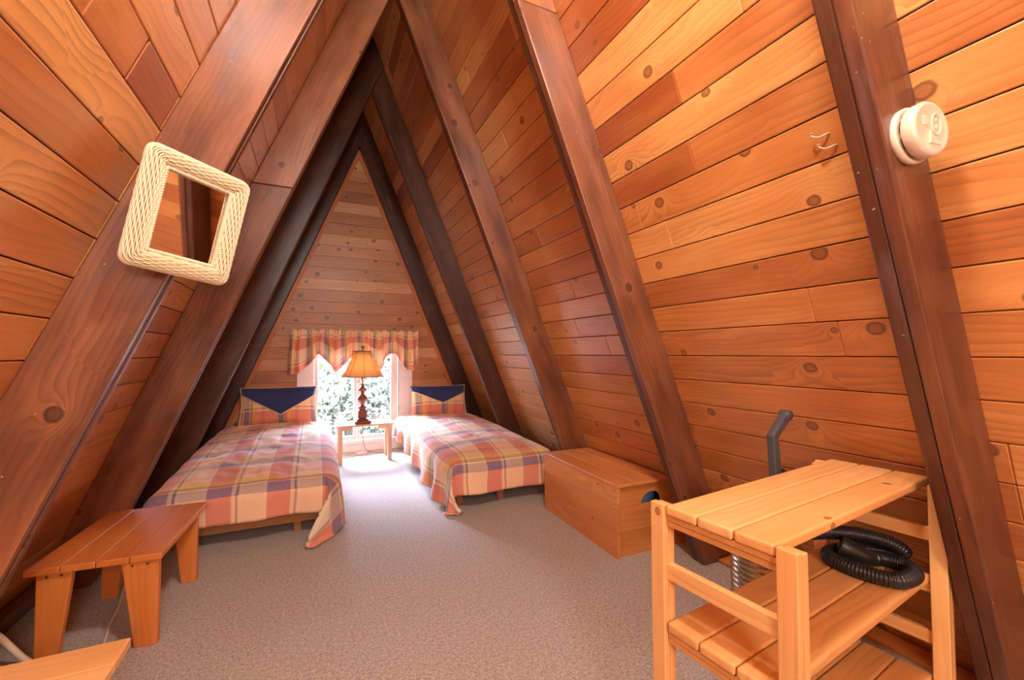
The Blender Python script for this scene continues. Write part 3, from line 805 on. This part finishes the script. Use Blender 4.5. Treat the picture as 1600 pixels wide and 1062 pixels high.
# ------------------------------------------------------------------ low plank tables on the left
def plank_table(label, loc, rz, W, L, H, mat, tones, shear, legs, nbd):
    root = thing('low_table', label, 'low table', loc, rz)
    bw = W/nbd
    for i in range(nbd):
        a, b = i*bw+.0012, (i+1)*bw-.0012; s0, s1 = -shear*a, -shear*b
        mb = MB(); mb.hexa([(a,s0,H-.026),(b,s1,H-.026),(b,L+s1,H-.026),(a,L+s0,H-.026),(a,s0,H),(b,s1,H),(b,L+s1,H),(a,L+s0,H)], (0,1,0), tones[i % len(tones)])
        mb.build('top_board', mat, root, bevel=.004, seg=2)
    for (x0, x1, y, d, taper) in legs:          # board legs, tapering on the inner edge
        wb = (x1-x0)*.62; mb = MB(); hh = H-.027
        a0, a1 = (x0, x0+wb) if taper > 0 else (x1-wb, x1)
        mb.hexa([(a0,y,0),(a1,y,0),(a1,y+d,0),(a0,y+d,0),(x0,y,hh),(x1,y,hh),(x1,y+d,hh),(x0,y+d,hh)], (0,0,1), R.uniform(.45,.7))
        lg = mb.build('leg', mat, root, bevel=.004)
        if y < .2:
            for q in (.3, .7):
              mb = MB(); mb.lathe([(.0,0),(.005,0),(.004,.002),(.0,.003)], Matrix.Translation((x0+(x1-x0)*q, y, hh-.012)) @ Matrix.Rotation(PI/2, 4, 'X'), 12)
              mb.build('screw', M['steel'], lg)
    for y in (.06, L-.18):
        mb = MB(); mb.box(.05, W-.05, y, y+.06, H-.05, H-.027, 'x', .4); mb.build('cleat', mat, root, bevel=.003)
    return root
plank_table('orange four-board low table standing at the foot of the left bed', (-.962, 2.185, 0), -.05, .418, .64, .362, M['stool'], [.5,.55,.45,.58], .03,
            [(.03,.135,.015,.03,1), (.285,.405,.0,.03,-1), (.04,.135,.47,.03,1), (.30,.405,.50,.03,-1)], 4)
plank_table('pale pine low table at the near left, cut off by the bottom of the picture', (-.462, .86, 0), PI/2-.0, .71, .43, .355, M['pine'], [.62,.5,.7,.6,.66,.55], .0,
            [(.03,.13,.03,.03,1), (.58,.68,.03,.03,-1), (.03,.13,.36,.03,1), (.58,.68,.36,.03,-1)], 6)
mb = MB(); mb.tube(spline([(-.835,2.80,.012),(-.83,2.72,.02),(-.815,2.633,.008),(-.79,2.5,.008),(-.78,2.4,.008),(-.755,2.282,.008),(-.73,2.15,.008),(-.70,1.9,.008)], 10), .006, 8)
tag(mb.build('extension_cord', M['cord'], None, True), 'thin white cord running along the carpet under the orange low table', 'cord')
mb = MB(); mb.tube(spline([(-1.05,2.19,.17),(-1.03,2.215,.13),(-1.0,2.225,.075),(-.965,2.22,.03),(-.93,2.2,.012),(-.89,2.12,.011),(-.86,1.95,.011)], 10), .011, 10)
tag(mb.build('cable', M['cord'], None, True), 'thick white cable coming down by the left wall at the picture edge', 'cable')

# ------------------------------------------------------------------ storage chest
ca = -.028
root = thing('storage_chest', 'honey pine storage chest with a half-round hand hole against the right wall', 'chest', (1.545, 1.925, 0), ca)
CL, CH = .872, .412
wt, wb = .372, .50                       # depth at lid and at floor; the back leans with the roof
def cx(z): return .374+(CH-z)*.40
hs = [0, .135, .275, CH-.018]
for z0, z1, tn in zip(hs, hs[1:], (.55, .45, .62)):
    mb = MB(); mb.box(0, .019, .0, CL, z0+.0003, z1-.0003, 'y', tn); mb.build('front_board', M['chestwood'], root, bevel=.0012)
for y in (0.0195, CL-.019):
    for n_, (z0, z1, tn) in enumerate(zip(hs, hs[1:], (.35, .6, .5))):
        mb = MB()
        if n_ < 2 or y > .5:
            mb.hexa([(.0195,y,z0),(cx(z0),y,z0),(cx(z0),y+.018,z0),(.0195,y+.018,z0),(.0195,y,z1-.0005),(cx(z1),y,z1-.0005),(cx(z1),y+.018,z1-.0005),(.0195,y+.018,z1-.0005)], (1,0,0), tn)
        else:
            hc, hr = .262, .078; poly = [(.0195,y,z0)]
            poly += [(hc-hr*math.cos(PI*k/24), y, z0+.0004+hr*.86*math.sin(PI*k/24)) for k in range(25)]
            poly += [(cx(z0),y,z0),(cx(z1),y,z1-.0005),(.0195,y,z1-.0005)]
            # build as strips so the notch stays concave
            xs = [.0195, hc-hr]+[hc-hr*math.cos(PI*k/24) for k in range(1,24)]+[hc+hr, cx(z0)]
            zs = [z0, z0]+[z0+hr*.86*math.sin(PI*k/24) for k in range(1,24)]+[z0, z0]
            for k in range(len(xs)-1):
                xa, xb = xs[k], xs[k+1]; xa2, xb2 = (xa, xb) if k < len(xs)-2 else (xa, cx(z1))
                st_ = R.getstate(); R.seed(99)
                bq = len(mb.v)
                mb.hexa([(xa,y,zs[k]),(xb,y,zs[k+1]),(xb,y+.018,zs[k+1]),(xa,y+.018,zs[k]),(xa2,y,z1-.0005),(xb2,y,z1-.0005),(xb2,y+.018,z1-.0005),(xa2,y+.018,z1-.0005)], (1,0,0), tn)
                for fi in range(len(mb.f)-6, len(mb.f)):
                    nn = (mb.v[mb.f[fi][1]]-mb.v[mb.f[fi][0]]).cross(mb.v[mb.f[fi][2]]-mb.v[mb.f[fi][0]])
                    if abs(nn.normalized().y) > .9: mb.uv[fi] = [(5.3+mb.v[q].x, 2.2+mb.v[q].z) for q in mb.f[fi]]
                R.setstate(st_)
        mb.build('end_board', M['chestwood'], root, bevel=0 if (n_ == 2 and y < .5) else .0012)
mb = MB(); mb.hexa([(cx(0)-.002,.02,0),(cx(0)+.014,.02,0),(cx(0)+.014,CL-.002,0),(cx(0)-.002,CL-.002,0),(cx(CH)-.002,.02,CH-.019),(cx(CH)+.014,.02,CH-.019),(cx(CH)+.014,CL-.002,CH-.019),(cx(CH)-.002,CL-.002,CH-.019)], (0,1,0), .4); mb.build('back_panel', M['chestwood'], root)
for i, (a, b, tn) in enumerate([(-.004, .13, .4), (.1305, .27, .52), (.2705, .392, .46)]):
    mb = MB(); mb.box(a, b, -.004, CL+.004, CH-.017, CH, 'y', tn); mb.build('lid_board', M['chestwood'], root, bevel=.003)
for y, z in [(.03,.37),(.03,.335),(.03,.05),(CL-.03,.36),(CL-.03,.31),(CL-.03,.05)]:
    mb = MB(); mb.lathe([(.0,0),(.0035,0),(.003,.0012),(.0,.0015)], Matrix.Translation((0,y,z)) @ Matrix.Rotation(-PI/2, 4, 'Y'), 10); mb.build('nail', M['vent'], root)
xf = Matrix.Translation((1.545, 1.925, 0)) @ Matrix.Rotation(ca, 4, 'Z')
root2 = thing('storage_bin', 'blue plastic tub inside the pine chest, seen through its hand hole', 'tub', xf @ V((.235, .175, 0)))
mb = MB(); mb.lathe([(.10,.02),(.125,.03),(.14,.33),(.146,.335),(.146,.345),(.136,.345),(.12,.04),(.0,.035)], None, 40); mb.build('tub', M['blue'], root2, True)

# ------------------------------------------------------------------ pine cart on the right
CX, CY, CA = .863, .573, .106
cart = thing('shelf_cart', 'pale pine three-tier shelf cart in the near right corner', 'shelf unit', (CX, CY, 0), CA)
LX, WY = .925, .275
def shelf(z, tones, x0, x1):
    bw = WY/3
    for i in range(3):
        mb = MB(); mb.box(x0, x1, i*bw+.0015, (i+1)*bw-.0015, z-.026, z, 'x', tones[i]); mb.build('shelf_board', M['pine'], cart, bevel=.007, seg=3)
shelf(.757, (.42, .68, .6), 0, LX)
shelf(.458, (.4, .45, .3), .0, LX-.02); shelf(.15, (.3, .35, .3), 0, LX-.02)
for xe, s in ((-.004, 1), (LX-.045, -1)):
    for ye, sy in ((-.044, 1), (WY+.002, -1)):
        tp = .757 if s > 0 else .745
        for q, zt_ in ((0, tp), (1, tp-.006)):
            xq = xe+q*.0225 if s > 0 else xe+.0225-q*.0225
            mb = MB(); mb.box(xq, xq+.021, ye, ye+.042, 0, zt_, 'z', R.uniform(.45,.75)); mb.build('post', M['pine'], cart, bevel=.003)
    # end rails
    for z0, z1, tn in ((.562, .604, .6), (.245, .285, .55)):
        mb = MB(); xa = xe+.012; mb.box(xa, xa+.02, -.002, WY+.002, z0, z1, 'y', tn); mb.build('end_rail', M['pine'], cart, bevel=.002)
    for zt in (.731, .432, .124):
        for q in range(2):
            mb = MB(); xa = xe+.010+q*.002; mb.box(xa, xa+.026, .001, WY-.001, zt-.0155*(q+1)+.0006, zt-.0155*q-.0008, 'y', .3); mb.build('shelf_support', M['pine'], cart, bevel=.0015)

# ------------------------------------------------------------------ vacuum hose on the cart, vacuum behind it
def cam_ray(px, py):
    return None
HP = [(1.46,.955,.60),(1.50,.90,.575),(1.545,.862,.545),(1.62,.825,.535),(1.70,.775,.53),(1.755,.715,.515),(1.765,.69,.489)]
HL = [(1.765,.72,.487)]
hose = thing('vacuum_hose', 'coiled black ribbed vacuum hose lying on the middle shelf of the cart', 'hose', (1.6, .76, .458))
def rib(path, r, parent, nm):
    P = spline(path, 90); L = 0; Q = [P[0]]; 
    # resample evenly
    step = .0022; acc = 0; out = [P[0]]
    for a, b in zip(P, P[1:]):
        d = (b-a).length
        while acc+d >= step:
            t_ = (step-acc)/d; a = a.lerp(b, t_); out.append(a); d = (b-a).length; acc = 0
        acc += d
    out = [p-V((1.6,.76,.458)) for p in out]
    mb = MB(); mb.tube(out, lambda i: r*(1+.09*math.cos(i*2*PI/4)), 16); return mb.build(nm, M['black'], parent, True)
z0 = .458+.025
loop = [(1.50,.88,.535),(1.515,.835,.50),(1.522,.775,z0),(1.532,.715,z0),(1.555,.672,z0),(1.60,.660,z0),(1.655,.668,z0),(1.690,.70,z0),(1.688,.745,z0),(1.655,.765,z0+.004),(1.625,.762,z0+.01)]
rib([(1.36,1.00,.60),(1.42,.93,.57)]+[(1.49,.885,.555),(1.57,.862,.55),(1.65,.818,.545),(1.715,.765,.53),(1.757,.735,.50),(1.752,.775,z0),(1.70,.83,z0),(1.62,.855,z0),(1.545,.845,z0)]+loop[2:], .0215, hose, 'ribbed_tube')
mb = MB(); mb.tube(spline([V(p)-V((1.6,.76,.458)) for p in [(1.625,.762,.493),(1.60,.775,.50),(1.575,.80,.515),(1.562,.82,.525)]], 8), lambda i: .024+.0004*i, 16)
mb.build('hose_end', M['black'], hose, True)

vac = thing('vacuum_cleaner', 'black vacuum cleaner with angled grey handle standing behind the pine cart', 'vacuum cleaner', (1.60, 1.10, 0))
mb = MB(); mb.lathe([(.0,.03),(.12,.03),(.13,.045),(.13,.16),(.122,.17),(.0,.17)], None, 40); mb.build('motor_base', M['black'], vac, True, bevel=.002)
prof = [(.0,.17),(.115,.17)]
for k in range(12): prof += [(.118,.18+k*.02),(.123,.185+k*.02),(.123,.193+k*.02),(.118,.198+k*.02)]
prof += [(.11,.43),(.06,.46),(.0,.465)]
mb = MB(); mb.lathe(prof, None, 48); mb.build('dust_canister', M['chrome'], vac, True)
for a in (.4, 2.2, 4.2):
    mb = MB(); mb.tube([(.11*math.cos(a)-.012, .11*math.sin(a), .03), (.11*math.cos(a)+.012, .11*math.sin(a), .03)], .03, 16); mb.build('wheel', M['black'], vac)
hp = [V((1.555,1.03,.40)), V((1.552,1.022,.70)), V((1.537,1.02,.845)), V((1.617,1.02,.918))]
off = V((1.60,1.10,0))
def sq(path, w, d, name, mat, bev=.006):
    mb = MB(); b = []
    for i, p in enumerate(path):
        a = path[max(0,i-1)]; c = path[min(len(path)-1,i+1)]; t_ = (c-a).normalized(); y_ = V((0,1,0)); x_ = y_.cross(t_).normalized()
        b.append([p-off-x_*w/2-y_*d/2, p-off+x_*w/2-y_*d/2, p-off+x_*w/2+y_*d/2, p-off-x_*w/2+y_*d/2])
    pts = [q for r_ in b for q in r_]; k = mb.add(pts); n = len(path)
    for i in range(n-1):
        for j in range(4):
            j2 = (j+1) % 4; mb.face((k+i*4+j, k+i*4+j2, k+i*4+4+j2, k+i*4+4+j), [(0,0)]*4)
    mb.face((k+3,k+2,k+1,k), [(0,0)]*4); e = k+(n-1)*4; mb.face((e,e+1,e+2,e+3), [(0,0)]*4)
    return mb.build(name, mat, vac, bevel=bev, seg=3)
hd = sq(hp, .036, .030, 'handle', M['grey'])
mb = MB(); mb.lathe([(.0,-.018),(.017,-.018),(.019,-.012),(.019,.012),(.017,.018),(.0,.018)], Matrix.Translation(hp[3]-off) @ Matrix.Rotation(PI/2,4,'X'), 24); mb.build('handle_pivot', M['grey'], vac, True)
mb = MB(); mb.box(-.034, -.008, -.09, -.07, .70, .722, 'x'); mb.build('cord_hook', M['black'], vac, bevel=.004)

# ------------------------------------------------------------------ lights
def light(name, typ, loc, energy, color, size=.1, rot=None, **kw):
    l = bpy.data.lights.new(name, typ); l.energy = energy; l.color = color
    if typ == 'POINT': l.shadow_soft_size = size
    if typ == 'SUN': l.angle = size
    if typ == 'AREA': l.size = size
    for k, v in kw.items(): setattr(l, k, v)
    o = bpy.data.objects.new(name, l); COL.objects.link(o); o.location = loc
    if rot is not None: o.rotation_euler = rot
    return o
light('ceiling_lamp', 'POINT', (.38, .42, 2.8), 120, (1, .95, .88), .12)
light('rear_fill', 'POINT', (.12, -1.4, 1.75), 125, (1, .95, .88), .3)  # added fill from behind the camera, not a lamp of the loft
light('bulb_light', 'POINT', (lx, ly, tz+.60), 9, (1, .76, .50), .03)
d = V((.22, -.80, -.50)).normalized()
sun = light('sun', 'SUN', (0, 12, 8), 58, (.70, .75, 1), math.radians(30)); sun.rotation_euler = d.to_track_quat('-Z', 'Y').to_euler()
port = light('window_portal', 'AREA', (.463, YFAR+.09, .70), 1, (1,1,1), .95, (PI/2, 0, PI), shape='RECTANGLE', size_y=1.15)
port.rotation_euler = V((0,-1,0)).to_track_quat('-Z', 'Z').to_euler(); port.data.cycles.is_portal = True

w = bpy.data.worlds.new('daylight'); SC.world = w; w.use_nodes = True
nt = w.node_tree; nt.nodes.clear()
bg = nt.nodes.new('ShaderNodeBackground'); wo = nt.nodes.new('ShaderNodeOutputWorld')
bg.inputs[0].default_value = (.58, .66, 1.0, 1); bg.inputs[1].default_value = 70.0
nt.links.new(bg.outputs[0], wo.inputs[0])

# ------------------------------------------------------------------ camera
th, fpx, roll, pit = .4366, 661.46, -.0036, .0309
fwd = V((math.sin(th)*math.cos(pit), math.cos(th)*math.cos(pit), math.sin(pit)))
rt = V((math.cos(th), -math.sin(th), 0)); up = rt.cross(fwd)
c, s = math.cos(roll), math.sin(roll)
r2 = rt*c+up*s; u2 = up*c-rt*s
cam = bpy.data.cameras.new('camera'); co = bpy.data.objects.new('camera', cam); COL.objects.link(co)
m = Matrix((r2, u2, -fwd)).transposed().to_4x4(); m.translation = (0, 0, CAMZ); co.matrix_world = m
cam.sensor_width = 36; cam.sensor_fit = 'HORIZONTAL'; cam.lens = fpx*36/1600; cam.clip_start = .02; cam.clip_end = 200
SC.camera = co
SC.view_settings.view_transform = 'Standard'; SC.view_settings.look = 'None'
SC.view_settings.exposure = 0.06; SC.view_settings.gamma = 1.0; SC.view_settings.use_curve_mapping = False
